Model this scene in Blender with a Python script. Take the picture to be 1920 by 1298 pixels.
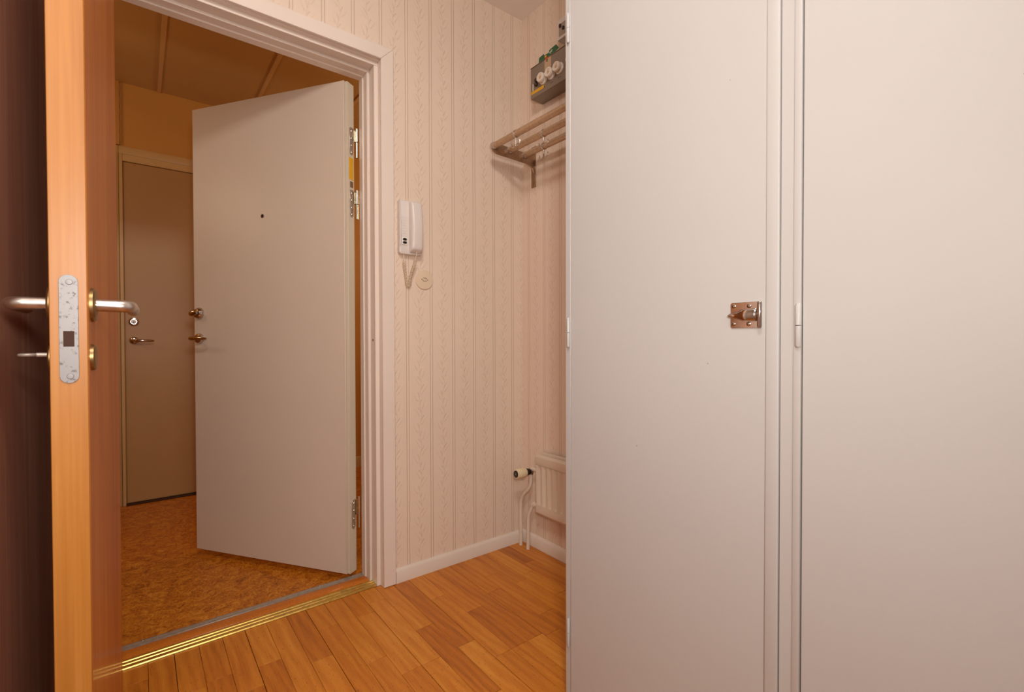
import bpy, bmesh, math, random
from mathutils import Vector, Matrix
random.seed(7)
PI = math.pi
for o in list(bpy.data.objects):
    bpy.data.objects.remove(o)
SC = bpy.context.scene
COL = SC.collection

# ------------------------------------------------------------------ camera
# X runs along the entrance wall, Y runs along the niche wall, Z is up. Metres.
yaw, pitch, roll = (math.radians(a) for a in (51.94, -0.75, -0.122))
fw = Vector((math.cos(yaw) * math.cos(pitch), math.sin(yaw) * math.cos(pitch), math.sin(pitch)))
rt = Vector((math.sin(yaw), -math.cos(yaw), 0))
up = rt.cross(fw)
r2 = rt * math.cos(roll) + up * math.sin(roll)
u2 = up * math.cos(roll) - rt * math.sin(roll)
cam_d = bpy.data.cameras.new('camera')
cam_d.sensor_width = 36
cam_d.lens = 892.87 / 1920 * 36
cam_d.clip_start = 0.02
cam = bpy.data.objects.new('camera', cam_d)
COL.objects.link(cam)
cam.matrix_world = Matrix(((r2.x, u2.x, -fw.x, 0), (r2.y, u2.y, -fw.y, 0), (r2.z, u2.z, -fw.z, 1.0), (0, 0, 0, 1)))
SC.camera = cam

# ------------------------------------------------------------------ world, lights, exposure
W = bpy.data.worlds.new('world')
SC.world = W
W.use_nodes = True
bg = W.node_tree.nodes['Background']
bg.inputs[0].default_value = (1.0, 0.86, 0.72, 1)
bg.inputs[1].default_value = 0.02


def area(name, loc, target, size, power, color, size_y=None):
    d = bpy.data.lights.new(name, 'AREA')
    d.energy = power
    d.color = color
    d.size = size
    if size_y:
        d.shape = 'RECTANGLE'
        d.size_y = size_y
    o = bpy.data.objects.new(name, d)
    COL.objects.link(o)
    o.location = loc
    o.rotation_euler = (Vector(target) - Vector(loc)).to_track_quat('-Z', 'Y').to_euler()
    return o


# area light standing in for flash bounced off the ceiling above the camera
area('ceiling_bounce', (0.10, 0.24, 2.53), (0.24, 1.35, 0.9), 0.32, 23, (1.0, 0.95, 0.90))
# added soft fill in the room behind the camera, brightens the wardrobe
area('room_fill', (-0.75, -1.3, 2.5), (-0.45, -0.7, 0), 1.0, 32, (0.98, 0.98, 1.0))
# photographer's flash, a hand's width above the lens
area('camera_flash', (0.02, -0.12, 1.20), (0.42, 1.9, 1.40), 0.12, 14, (1.0, 0.96, 0.92))


# added landing fill: two made-up point lights, out of sight to either side
def fill_light(loc, power):
    d = bpy.data.lights.new('landing_fill', 'POINT')
    d.energy = power
    d.color = (1.0, 0.84, 0.56)
    d.shadow_soft_size = 0.12
    o = bpy.data.objects.new('landing_fill', d)
    COL.objects.link(o)
    o.location = loc


fill_light((2.1, 2.7, 1.9), 16)
fill_light((-0.95, 2.75, 1.9), 8)
vs = SC.view_settings
vs.view_transform = 'Standard'
vs.look = 'None'
vs.gamma = 1.0
vs.use_curve_mapping = False
vs.exposure = -0.1


# ------------------------------------------------------------------ mesh helpers
class MB:
    def __init__(self):
        self.bm = bmesh.new()

    def _take(self, t):
        m = bpy.data.meshes.new('tmp')
        t.to_mesh(m)
        t.free()
        self.bm.from_mesh(m)
        bpy.data.meshes.remove(m)
        return self

    def box(self, x0, x1, y0, y1, z0, z1, b=0.0, seg=1):
        t = bmesh.new()
        bmesh.ops.create_cube(t, size=1)
        for v in t.verts:
            v.co = Vector(((x0 + x1) / 2 + v.co.x * (x1 - x0), (y0 + y1) / 2 + v.co.y * (y1 - y0), (z0 + z1) / 2 + v.co.z * (z1 - z0)))
        if b > 0:
            bmesh.ops.bevel(t, geom=list(t.edges), offset=b, segments=seg, affect='EDGES', profile=0.5)
        bmesh.ops.recalc_face_normals(t, faces=t.faces)
        return self._take(t)

    def prism(self, pts, axis, a, b, bev=0.0, seg=1):
        # pts in the two remaining axes (in x,y,z order), extruded from a to b along axis
        t = bmesh.new()

        def mk(p, h):
            if axis == 'x':
                return (h, p[0], p[1])
            if axis == 'y':
                return (p[0], h, p[1])
            return (p[0], p[1], h)
        lo = [t.verts.new(mk(p, a)) for p in pts]
        hi = [t.verts.new(mk(p, b)) for p in pts]
        n = len(pts)
        t.faces.new(lo)
        t.faces.new(hi)
        for i in range(n):
            t.faces.new((lo[i], lo[(i + 1) % n], hi[(i + 1) % n], hi[i]))
        bmesh.ops.recalc_face_normals(t, faces=t.faces)
        if bev > 0:
            bmesh.ops.bevel(t, geom=list(t.edges), offset=bev, segments=seg, affect='EDGES', profile=0.5)
        return self._take(t)

    def lathe(self, prof, org, axis, n=28):
        # prof: (radius, height) pairs along axis
        t = bmesh.new()
        ax = Vector(axis).normalized()
        q = Vector((0, 0, 1)).rotation_difference(ax)
        org = Vector(org)
        rings = []
        for r, h in prof:
            if r < 1e-6:
                rings.append([t.verts.new(org + ax * h)])
            else:
                rings.append([t.verts.new(org + q @ Vector((r * math.cos(2 * PI * k / n), r * math.sin(2 * PI * k / n), h))) for k in range(n)])
        for A, B in zip(rings, rings[1:]):
            if len(A) == 1 and len(B) == 1:
                continue
            for k in range(n):
                k2 = (k + 1) % n
                if len(A) == 1:
                    t.faces.new((A[0], B[k], B[k2]))
                elif len(B) == 1:
                    t.faces.new((A[k], A[k2], B[0]))
                else:
                    t.faces.new((A[k], A[k2], B[k2], B[k]))
        for R, flip in ((rings[0], True), (rings[-1], False)):
            if len(R) > 1:
                t.faces.new(list(reversed(R)) if flip else R)
        bmesh.ops.recalc_face_normals(t, faces=t.faces)
        return self._take(t)

    def cyl(self, p0, p1, r, n=24, b=0.0):
        p0, p1 = Vector(p0), Vector(p1)
        L = (p1 - p0).length
        pr = [(r - b, 0), (r, b), (r, L - b), (r - b, L)] if b > 0 else [(r, 0), (r, L)]
        return self.lathe(pr, p0, p1 - p0, n)

    def tube(self, path, r, n=12, radii=None, flat=1.0):
        t = bmesh.new()
        P = [Vector(p) for p in path]
        m = len(P)
        T = []
        for i in range(m):
            a = P[max(i - 1, 0)]
            b = P[min(i + 1, m - 1)]
            T.append((b - a).normalized())
        ref = Vector((0, 0, 1)) if abs(T[0].z) < 0.9 else Vector((1, 0, 0))
        N = (ref - T[0] * ref.dot(T[0])).normalized()
        rings = []
        for i in range(m):
            N = (N - T[i] * N.dot(T[i])).normalized()
            B = T[i].cross(N)
            rr = radii[i] if radii else r
            rings.append([t.verts.new(P[i] + N * (rr * flat * math.cos(2 * PI * k / n)) + B * (rr * math.sin(2 * PI * k / n))) for k in range(n)])
        for A, B in zip(rings, rings[1:]):
            for k in range(n):
                t.faces.new((A[k], A[(k + 1) % n], B[(k + 1) % n], B[k]))
        t.faces.new(list(reversed(rings[0])))
        t.faces.new(rings[-1])
        bmesh.ops.recalc_face_normals(t, faces=t.faces)
        return self._take(t)

    def ring(self, c, axis, R, r, n=28, m=8):
        t = bmesh.new()
        q = Vector((0, 0, 1)).rotation_difference(Vector(axis).normalized())
        c = Vector(c)
        vs_ = [[t.verts.new(c + q @ Vector(((R + r * math.cos(2 * PI * j / m)) * math.cos(2 * PI * i / n), (R + r * math.cos(2 * PI * j / m)) * math.sin(2 * PI * i / n), r * math.sin(2 * PI * j / m)))) for j in range(m)] for i in range(n)]
        for i in range(n):
            for j in range(m):
                t.faces.new((vs_[i][j], vs_[(i + 1) % n][j], vs_[(i + 1) % n][(j + 1) % m], vs_[i][(j + 1) % m]))
        bmesh.ops.recalc_face_normals(t, faces=t.faces)
        return self._take(t)

    def grid(self, rows, close=False):
        t = bmesh.new()
        V = [[t.verts.new(p) for p in r] for r in rows]
        for A, B in zip(V, V[1:]):
            for k in range(len(A) - 1):
                t.faces.new((A[k], A[k + 1], B[k + 1], B[k]))
        bmesh.ops.recalc_face_normals(t, faces=t.faces)
        return self._take(t)

    def build(self, name, mat, parent=None, loc=None, ang=38):
        m = bpy.data.meshes.new(name)
        self.bm.to_mesh(m)
        self.bm.free()
        m.polygons.foreach_set('use_smooth', [True] * len(m.polygons))
        m.set_sharp_from_angle(angle=math.radians(ang))
        m.materials.append(mat)
        o = bpy.data.objects.new(name, m)
        COL.objects.link(o)
        if parent:
            o.parent = parent
        if loc:
            o.location = loc
        return o


def tag(o, label, cat, kind=None, group=None):
    o['label'] = label
    o['category'] = cat
    if kind:
        o['kind'] = kind
    if group:
        o['group'] = group
    return o


def thing(name, label, cat, loc=(0, 0, 0), rz=0.0, kind=None, group=None):
    o = bpy.data.objects.new(name, None)
    o.empty_display_size = 0.05
    COL.objects.link(o)
    o.location = loc
    o.rotation_euler = (0, 0, rz)
    return tag(o, label, cat, kind, group)


# ------------------------------------------------------------------ materials
def S(r, g, b):
    f = lambda c: (c / 255 / 12.92) if c <= 10 else ((c / 255 + 0.055) / 1.055) ** 2.4
    return (f(r), f(g), f(b), 1)


class NT:
    def __init__(self, name):
        self.m = bpy.data.materials.new(name)
        self.m.use_nodes = True
        self.t = self.m.node_tree
        self.b = self.t.nodes['Principled BSDF']

    def n(self, typ, **kw):
        nd = self.t.nodes.new(typ)
        for k, v in kw.items():
            setattr(nd, k, v)
        return nd

    def put(self, sock, v):
        if isinstance(v, bpy.types.NodeSocket):
            self.t.links.new(v, sock)
        elif v is not None:
            sock.default_value = v

    def math(self, op, a, b=None, c=None, clamp=False):
        nd = self.n('ShaderNodeMath', operation=op)
        nd.use_clamp = clamp
        for s, v in zip(nd.inputs, (a, b, c)):
            self.put(s, v)
        return nd.outputs[0]

    def mix(self, f, a, b, blend='MIX'):
        nd = self.n('ShaderNodeMix', data_type='RGBA', blend_type=blend)
        self.put(nd.inputs[0], f)
        self.put(nd.inputs[6], a)
        self.put(nd.inputs[7], b)
        return nd.outputs[2]

    def coord(self, scale=(1, 1, 1), which='Object', add=None):
        tc = self.n('ShaderNodeTexCoord')
        v = tc.outputs[which]
        if add is not None:
            va = self.n('ShaderNodeVectorMath', operation='ADD')
            self.put(va.inputs[0], v)
            self.put(va.inputs[1], add)
            v = va.outputs[0]
        mp = self.n('ShaderNodeMapping')
        self.put(mp.inputs[0], v)
        mp.inputs[3].default_value = scale
        return mp.outputs[0]

    def noise(self, vec, scale, detail=3, rough=0.55, dist=0.0):
        nd = self.n('ShaderNodeTexNoise')
        self.put(nd.inputs['Vector'], vec)
        nd.inputs['Scale'].default_value = scale
        nd.inputs['Detail'].default_value = detail
        nd.inputs['Roughness'].default_value = rough
        nd.inputs['Distortion'].default_value = dist
        return nd.outputs[0]

    def ramp(self, f, stops):
        nd = self.n('ShaderNodeValToRGB')
        self.put(nd.inputs[0], f)
        cr = nd.color_ramp
        while len(cr.elements) < len(stops):
            cr.elements.new(0.5)
        for e, (p, c) in zip(cr.elements, stops):
            e.position = p
            e.color = c
        return nd.outputs[0]

    def bump(self, h, strength=0.2, dist=0.002):
        nd = self.n('ShaderNodeBump')
        nd.inputs['Strength'].default_value = strength
        nd.inputs['Distance'].default_value = dist
        self.put(nd.inputs['Height'], h)
        self.t.links.new(nd.outputs[0], self.b.inputs['Normal'])

    def fin(self, col, rough=0.5, metal=0.0, spec=0.5, coat=0.0, coat_rough=0.05):
        self.put(self.b.inputs['Base Color'], col)
        self.put(self.b.inputs['Roughness'], rough)
        self.b.inputs['Metallic'].default_value = metal
        self.b.inputs['Specular IOR Level'].default_value = spec
        self.b.inputs['Coat Weight'].default_value = coat
        self.b.inputs['Coat Roughness'].default_value = coat_rough
        return self.m


def paint(name, col, rough=0.45, var=0.05, bumpy=0.08, scale=55, spec=0.4, blot=2.2):
    k = NT(name)
    v = k.coord()
    big = k.noise(v, blot, 3)
    fine = k.noise(v, scale, 4, 0.6)
    dark = tuple(c * (1 - var * 2) for c in col[:3]) + (1,)
    lite = tuple(min(1, c * (1 + var)) for c in col[:3]) + (1,)
    c = k.ramp(big, [(0.3, dark), (0.7, lite)])
    k.bump(fine, bumpy, 0.001)
    return k.fin(c, rough, spec=spec)


def metal(name, col, rough=0.2, var=0.06, scale=60, m=1.0):
    k = NT(name)
    v = k.coord()
    f = k.noise(v, scale, 4)
    dark = tuple(c * (1 - var * 3) for c in col[:3]) + (1,)
    c = k.ramp(f, [(0.35, dark), (0.65, col)])
    rr = k.math('MULTIPLY_ADD', f, 0.2, rough - 0.1 if rough > 0.12 else rough * 0.3)
    return k.fin(c, rr, m)


def plastic(name, col, rough=0.35):
    k = NT(name)
    f = k.noise(k.coord(), 300, 2)
    k.bump(f, 0.03, 0.0005)
    return k.fin(col, rough)


def wallpaper(name, axis, phase, pitch=0.111):
    k = NT(name)
    tc = k.n('ShaderNodeTexCoord')
    sp = k.n('ShaderNodeSeparateXYZ')
    k.put(sp.inputs[0], tc.outputs['Object'])
    u = k.math('DIVIDE', k.math('SUBTRACT', sp.outputs[axis], phase), pitch)
    z = sp.outputs['Z']
    d = k.math('PINGPONG', u, 0.5)                    # 0 on a stripe, .5 half way between stripes
    g1 = k.math('ABSOLUTE', k.math('SUBTRACT', d, 0.05))
    line = k.math('SUBTRACT', 1.0, k.math('DIVIDE', g1, 0.02), clamp=True)
    mid = k.math('ABSOLUTE', k.math('SUBTRACT', d, 0.0))
    mline = k.math('SUBTRACT', 1.0, k.math('DIVIDE', mid, 0.03), clamp=True)
    # the trailing vine
    fr = k.math('SUBTRACT', k.math('FRACT', u), 0.5)
    wob = k.math('MULTIPLY', k.math('SINE', k.math('MULTIPLY', z, 2 * PI / 0.13)), 0.05)
    fv = k.math('SUBTRACT', fr, wob)
    stem = k.math('SUBTRACT', 1.0, k.math('DIVIDE', k.math('ABSOLUTE', fv), 0.03), clamp=True)
    av = k.math('ABSOLUTE', fv)
    zz = k.math('SUBTRACT', z, k.math('MULTIPLY', av, 0.19))
    leaf = k.math('SUBTRACT', 1.0, k.math('DIVIDE', k.math('PINGPONG', zz, 0.0165), 0.0075), clamp=True)
    side = k.math('GREATER_THAN', k.math('SINE', k.math('ADD', k.math('MULTIPLY', z, 2 * PI / 0.066), k.math('MULTIPLY', k.math('SIGN', fv), 1.57))), -0.3)
    mask = k.math('SUBTRACT', 1.0, k.math('DIVIDE', av, 0.30), clamp=True)
    leaf = k.math('MULTIPLY', k.math('MULTIPLY', leaf, side), mask)
    crum = k.noise(k.coord((1, 1, 1)), 160, 3)
    leaf = k.math('MULTIPLY', leaf, k.math('MULTIPLY_ADD', crum, 2.2, -0.3, clamp=True))
    vine = k.math('MAXIMUM', k.math('MULTIPLY', stem, 0.35), leaf)
    base = k.ramp(k.noise(k.coord(), 1.7, 2), [(0.3, S(229, 207, 187)), (0.7, S(233, 212, 192))])
    c = k.mix(k.math('MULTIPLY', line, 0.42), base, S(178, 146, 120))
    c = k.mix(k.math('MULTIPLY', mline, 0.1), c, S(228, 212, 194))
    c = k.mix(k.math('MULTIPLY', vine, 0.42), c, S(182, 150, 126))
    h = k.math('ADD', k.math('MULTIPLY', line, -1.0), k.math('MULTIPLY', vine, 0.9))
    h = k.math('ADD', h, k.math('MULTIPLY', k.noise(k.coord(), 420, 2), 0.5))
    k.bump(h, 0.8, 0.0016)
    return k.fin(c, 0.6, spec=0.3)


def oak(name):
    # one laminate strip: tone by object, long grain along the strip, cathedral figure, pores
    k = NT(name)
    oi = k.n('ShaderNodeObjectInfo')
    rnd = oi.outputs['Random']
    off = k.n('ShaderNodeCombineXYZ')
    k.put(off.inputs[0], k.math('MULTIPLY', rnd, 37.0))
    k.put(off.inputs[1], k.math('MULTIPLY', rnd, 91.0))
    v = k.coord((1, 0.09, 1), add=off.outputs[0])
    v2 = k.coord((1, 0.16, 1), add=off.outputs[0])
    n1 = k.noise(v, 16, 4, 0.6, 0.6)
    wv = k.n('ShaderNodeTexWave', wave_type='RINGS', rings_direction='Z')
    k.put(wv.inputs[0], v2)
    wv.inputs['Scale'].default_value = 11
    wv.inputs['Distortion'].default_value = 7
    wv.inputs['Detail'].default_value = 3
    wv.inputs['Detail Scale'].default_value = 1.6
    fine = k.noise(k.coord((1, 0.04, 1), add=off.outputs[0]), 230, 3, 0.7)
    pores = k.noise(k.coord((1, 0.3, 1), add=off.outputs[0]), 240, 2, 0.5)
    t = k.math('MULTIPLY_ADD', rnd, 0.36, 0.28)
    t = k.math('ADD', t, k.math('MULTIPLY_ADD', n1, 0.7, -0.35))
    t = k.math('ADD', t, k.math('MULTIPLY_ADD', wv.outputs[1], 0.16, -0.08))
    t = k.math('ADD', t, k.math('MULTIPLY_ADD', fine, 0.5, -0.25), clamp=True)
    c = k.ramp(t, [(0.05, S(152, 78, 16)), (0.35, S(190, 110, 28)), (0.62, S(208, 130, 40)), (0.95, S(224, 154, 62))])
    p = k.math('GREATER_THAN', pores, 0.665)
    c = k.mix(k.math('MULTIPLY', p, 0.5), c, S(112, 54, 16))
    k.bump(fine, 0.06, 0.0006)
    return k.fin(c, k.math('MULTIPLY_ADD', fine, 0.15, 0.30), spec=0.45)


def timber(name, stops, sc=(7, 7, 0.55), rough=0.3, coat=0.0, streak=150, spec=0.5, coat_rough=0.06):
    k = NT(name)
    n1 = k.noise(k.coord(sc), 2.0, 4, 0.6, 0.8)
    n2 = k.noise(k.coord((1, 1, 0.02)), streak, 3, 0.65)
    t = k.math('ADD', k.math('MULTIPLY', n1, 0.55), k.math('MULTIPLY', n2, 0.45), clamp=True)
    c = k.ramp(t, stops)
    k.bump(n2, 0.04, 0.0005)
    return k.fin(c, rough, spec=spec, coat=coat, coat_rough=coat_rough)


def lino(name):
    k = NT(name)
    v = k.coord()
    a = k.noise(v, 28, 5, 0.7, 1.2)
    b = k.noise(v, 130, 3, 0.6)
    t = k.math('ADD', k.math('MULTIPLY', a, 0.6), k.math('MULTIPLY', b, 0.4))
    c = k.ramp(t, [(0.36, S(126, 64, 10)), (0.5, S(186, 108, 22)), (0.64, S(216, 148, 52))])
    k.bump(b, 0.1, 0.001)
    return k.fin(c, 0.42, spec=0.35)


def speckle(name, base, dark, thr=0.62, scale=120, rough=0.4, m=0.0):
    k = NT(name)
    f = k.noise(k.coord(), scale, 4, 0.65)
    c = k.mix(k.math('MULTIPLY', k.math('SUBTRACT', f, thr, clamp=True), 8.0, clamp=True), base, dark)
    return k.fin(c, rough, m)


M = {}
M['wall_a'] = wallpaper('wallpaper_entrance', 'X', 0.8817)
M['wall_b'] = wallpaper('wallpaper_niche', 'Y', 1.782)
M['plain_wall'] = paint('plain_wall_paint', S(214, 198, 180), 0.6)
M['ceiling'] = paint('ceiling_paint', S(240, 232, 222), 0.7, bumpy=0.15)
M['trim'] = paint('gloss_trim_paint', S(232, 217, 203), 0.28, 0.02, 0.03, spec=0.5)
M['base'] = paint('baseboard_paint', S(228, 214, 198), 0.35, 0.03, 0.05)
def scuffed(name, col, rough):
    # flat enamel with a faint roller texture and a few sparse dark specks
    k = NT(name)
    v = k.coord()
    big = k.noise(v, 2.2, 3)
    c = k.ramp(big, [(0.3, tuple(q * 0.975 for q in col[:3]) + (1,)), (0.7, tuple(min(1, q * 1.012) for q in col[:3]) + (1,))])
    vo = k.n('ShaderNodeTexVoronoi')
    k.put(vo.inputs['Vector'], v)
    vo.inputs['Scale'].default_value = 9.0
    spot = k.math('LESS_THAN', vo.outputs[0], 0.016)
    c = k.mix(k.math('MULTIPLY', spot, 0.55), c, S(120, 96, 78))
    k.bump(k.noise(v, 220, 4, 0.6), 0.10, 0.001)
    return k.fin(c, rough, spec=0.35)


M['closet'] = scuffed('wardrobe_enamel', S(189, 186, 182), 0.42)
M['closet_trim'] = paint('wardrobe_paint', S(200, 195, 189), 0.42, 0.012, 0.10, 220, spec=0.35)
M['leaf'] = paint('entrance_door_paint', S(211, 194, 176), 0.42, 0.015, 0.08, 260, spec=0.35)
M['leaf_edge'] = paint('door_edge_paint', S(208, 196, 174), 0.4, 0.02)
M['oak'] = oak('oak_strip')
M['subfloor'] = paint('subfloor', S(88, 44, 14), 0.7)
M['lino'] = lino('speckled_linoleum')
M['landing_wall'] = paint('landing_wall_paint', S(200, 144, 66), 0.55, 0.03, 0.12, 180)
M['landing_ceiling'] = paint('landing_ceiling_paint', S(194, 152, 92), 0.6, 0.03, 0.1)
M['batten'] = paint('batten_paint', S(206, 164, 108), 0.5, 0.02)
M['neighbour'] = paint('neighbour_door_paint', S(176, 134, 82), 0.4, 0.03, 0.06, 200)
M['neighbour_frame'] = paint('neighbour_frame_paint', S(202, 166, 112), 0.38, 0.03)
M['beech_face'] = timber('beech_veneer', [(0.3, S(168, 88, 20)), (0.5, S(196, 112, 30)), (0.72, S(212, 134, 46))], rough=0.5, coat=0.22, streak=120, coat_rough=0.14)
M['beech_edge'] = timber('beech_lipping', [(0.28, S(152, 92, 30)), (0.5, S(171, 110, 44)), (0.75, S(188, 130, 62))], rough=0.4, streak=90)
M['dark_wood'] = timber('dark_stained_wood', [(0.3, S(160, 112, 88)), (0.55, S(182, 132, 106)), (0.8, S(208, 166, 140))], sc=(9, 9, 0.6), rough=0.6, streak=100, spec=0.2)
M['sill'] = timber('oak_sill', [(0.3, S(160, 84, 18)), (0.55, S(200, 114, 32)), (0.8, S(216, 140, 56))], sc=(0.6, 9, 9), rough=0.3)
M['brass'] = metal('brass', S(240, 204, 112), 0.3)
M['old_brass'] = metal('aged_brass', S(160, 132, 90), 0.4)
M['alu'] = metal('aluminium', S(178, 166, 152), 0.42, m=0.5)
M['steel'] = metal('satin_steel', S(208, 198, 188), 0.34)
M['chrome'] = metal('chrome', S(206, 196, 190), 0.1)
M['nickel'] = metal('nickel', S(214, 206, 186), 0.2)
M['zinc'] = speckle('zinc_plate', S(138, 134, 132), S(84, 76, 72), 0.56, 160, 0.5, 0.4)
M['bronze'] = metal('bronzed_tube', S(200, 170, 140), 0.42, 0.06, m=0.75)
M['bronze_arm'] = metal('bronzed_bracket', S(170, 138, 110), 0.42, 0.06, m=0.75)
M['white_plastic'] = plastic('white_plastic', S(224, 214, 206), 0.3)
M['cream_plastic'] = plastic('cream_plastic', S(226, 208, 170), 0.35)
M['ivory'] = plastic('ivory_plate', S(226, 204, 176), 0.4)
M['black'] = plastic('black_plastic', S(20, 16, 15), 0.3)
M['dark_hole'] = plastic('dark_hollow', S(60, 30, 14), 0.8)
M['brown'] = plastic('brown_bakelite', S(58, 34, 30), 0.3)
M['fuse_grey'] = paint('fuse_box_enamel', S(134, 118, 102), 0.4, 0.06, 0.1)
M['porcelain'] = plastic('porcelain', S(226, 212, 196), 0.2)
M['yellow'] = speckle('yellow_sticker', S(222, 166, 24), S(120, 84, 20), 0.63, 260, 0.5)
M['brown_label'] = plastic('brown_label', S(120, 84, 58), 0.5)
M['paper'] = plastic('beige_paper_label', S(190, 160, 128), 0.6)
M['green'] = speckle('green_card', S(38, 92, 52), S(150, 170, 90), 0.72, 200, 0.45)
M['red'] = plastic('red_print', S(196, 74, 40), 0.5)
M['white_print'] = plastic('white_print', S(236, 228, 214), 0.5)
M['radiator'] = paint('radiator_enamel', S(220, 204, 184), 0.35, 0.02, 0.04)
M['pipe'] = paint('pipe_paint', S(222, 206, 188), 0.35, 0.02, 0.04)
M['emblem'] = plastic('grey_emblem', S(130, 126, 120), 0.4)
M['silicone'] = plastic('dark_gap', S(46, 28, 20), 0.8)

# ------------------------------------------------------------------ the shell
XB, YA, ZC = 1.50, 1.83, 2.57
LY, LZ = 3.71, 2.55            # far wall and ceiling of the landing
XL = -0.172                    # dark panelled left wall
XC = 0.90                      # wardrobe front


def struct(name, mb, mat, label, cat, parent=None):
    o = mb.build(name, mat, parent)
    tag(o, label, cat, 'structure')
    return o


# oak floor: a dark bed with every strip laid on it
floor = struct('floor', MB().box(-1.7, 1.62, -2.3, 1.852, -0.06, -0.007), M['subfloor'], 'three-strip oak floor of the hall with thin dark joints', 'floor')
SW = 0.0662
known = {0: [1.745, 1.314], 1: [1.485], 2: [1.319], 3: [1.625, 1.205], 4: [1.469, 1.205], 5: [1.205], 6: [1.53], 7: [1.64], 8: [1.524],
         9: [1.558, 1.357], -1: [1.686, 1.314], -2: [1.423], -3: [1.691], -6: [1.616], -7: [1.522], -8: [1.634]}
for k in range(-13, 13):
    x0 = 0.674 + SW * k
    x1 = min(x0 + SW, XB - 0.002)
    cuts = sorted(known.get(k, [1.25 + 0.55 * ((k * 0.37) % 1.0)]), reverse=True)
    y = cuts[-1]
    while y > 0.62:
        y -= random.uniform(0.32, 0.5)
        cuts.append(y)
    ys = [1.850] + cuts
    ys[-1] = 0.45
    board = 0.0009 if k % 3 == 0 else 0.0004
    board_r = 0.0009 if (k + 1) % 3 == 0 else 0.0004
    for ya, yb in zip(ys, ys[1:]):
        if ya - yb < 0.03:
            continue
        hx, hy = (x1 - x0) / 2, (ya - yb) / 2
        m = MB().box(-hx + board, hx - board_r, -hy + 0.0008, hy - 0.0008, -0.007, 0.0, 0.0004)
        m.build('floor_strip', M['oak'], floor, ((x0 + x1) / 2, (ya + yb) / 2, 0))
rest = MB().box(-1.65, 1.49, -2.25, 0.449, -0.007, 0.0, 0.0004)
rest.box(-1.65, 0.674 - 13 * SW - 0.001, 0.449, 0.98, -0.007, 0.0, 0.0004)
rest.build('floor_rest', M['oak'], floor)['kind'] = 'stuff'

struct('ceiling', MB().box(-1.7, 1.62, -2.3, 1.975, ZC, ZC + 0.1), M['ceiling'], 'pale smooth ceiling of the hall', 'ceiling')
w = MB()
w.box(0.79, 1.62, YA, 1.972, -0.05, ZC)
w.box(-0.17, 0.79, YA, 1.972, 2.13, ZC)
struct('wall_back', w, M['wall_a'], 'entrance wall in beige striped vine wallpaper around the front door', 'wall')
struct('wall_right', MB().box(XB, 1.62, 0.3, YA, -0.05, ZC), M['wall_b'], 'niche wall in beige striped vine wallpaper behind the hat rack', 'wall')
struct('wall_left', MB().box(-0.30, XL, 0.98, 2.2, -0.05, ZC), M['dark_wood'], 'dark brown stained wood wall at the far left, behind the open wooden door', 'wall')
struct('wall_side', MB().box(-1.7, -0.30, 0.98, 1.1, -0.05, ZC), M['plain_wall'], 'plain beige wall left of the dark wood wall, outside the photo', 'wall')
struct('wall_rear', MB().box(-1.7, 1.62, -2.4, -2.3, -0.05, ZC), M['plain_wall'], 'plain beige wall behind the camera', 'wall')
struct('wall_far_left', MB().box(-1.8, -1.7, -2.4, 1.1, -0.05, ZC), M['plain_wall'], 'plain beige side wall of the room behind the camera', 'wall')

# baseboards
bp = [(0, 0), (-0.012, 0), (-0.012, 0.046), (-0.008, 0.053), (-0.004, 0.058), (0, 0.058)]
struct('baseboard_back', MB().prism([(YA + a, b) for a, b in bp], 'x', 0.820, XB), M['base'], 'white baseboard under the intercom wall', 'baseboard')
struct('baseboard_right', MB().prism([(XB + a, b) for a, b in bp], 'y', 0.93, YA - 0.0125), M['base'], 'white baseboard under the radiator', 'baseboard')

# ------------------------------------------------------------------ landing outside the front door
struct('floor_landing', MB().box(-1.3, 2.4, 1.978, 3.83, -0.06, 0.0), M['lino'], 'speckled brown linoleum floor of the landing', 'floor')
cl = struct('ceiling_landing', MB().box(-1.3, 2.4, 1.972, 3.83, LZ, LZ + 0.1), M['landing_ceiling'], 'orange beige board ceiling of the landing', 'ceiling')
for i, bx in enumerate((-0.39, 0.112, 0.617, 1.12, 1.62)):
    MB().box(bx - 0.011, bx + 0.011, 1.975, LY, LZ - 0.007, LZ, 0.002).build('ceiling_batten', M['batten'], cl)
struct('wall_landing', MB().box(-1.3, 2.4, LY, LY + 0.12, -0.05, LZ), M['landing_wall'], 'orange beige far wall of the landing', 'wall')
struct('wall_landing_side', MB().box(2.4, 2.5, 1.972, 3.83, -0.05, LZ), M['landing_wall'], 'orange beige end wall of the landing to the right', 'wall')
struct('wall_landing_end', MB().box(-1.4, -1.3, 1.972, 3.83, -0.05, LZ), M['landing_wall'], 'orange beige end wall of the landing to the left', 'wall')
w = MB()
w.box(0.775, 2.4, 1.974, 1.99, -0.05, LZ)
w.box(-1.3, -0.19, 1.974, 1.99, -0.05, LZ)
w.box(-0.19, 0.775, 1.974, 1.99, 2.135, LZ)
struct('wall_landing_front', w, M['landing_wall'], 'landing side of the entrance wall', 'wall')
struct('baseboard_landing', MB().prism([(LY, 0), (LY - 0.012, 0), (LY - 0.012, 0.07), (LY - 0.006, 0.08), (LY, 0.08)], 'x', 0.905, 2.4), M['neighbour_frame'], 'yellowish baseboard of the landing seen through the hinge gap', 'baseboard')
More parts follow.
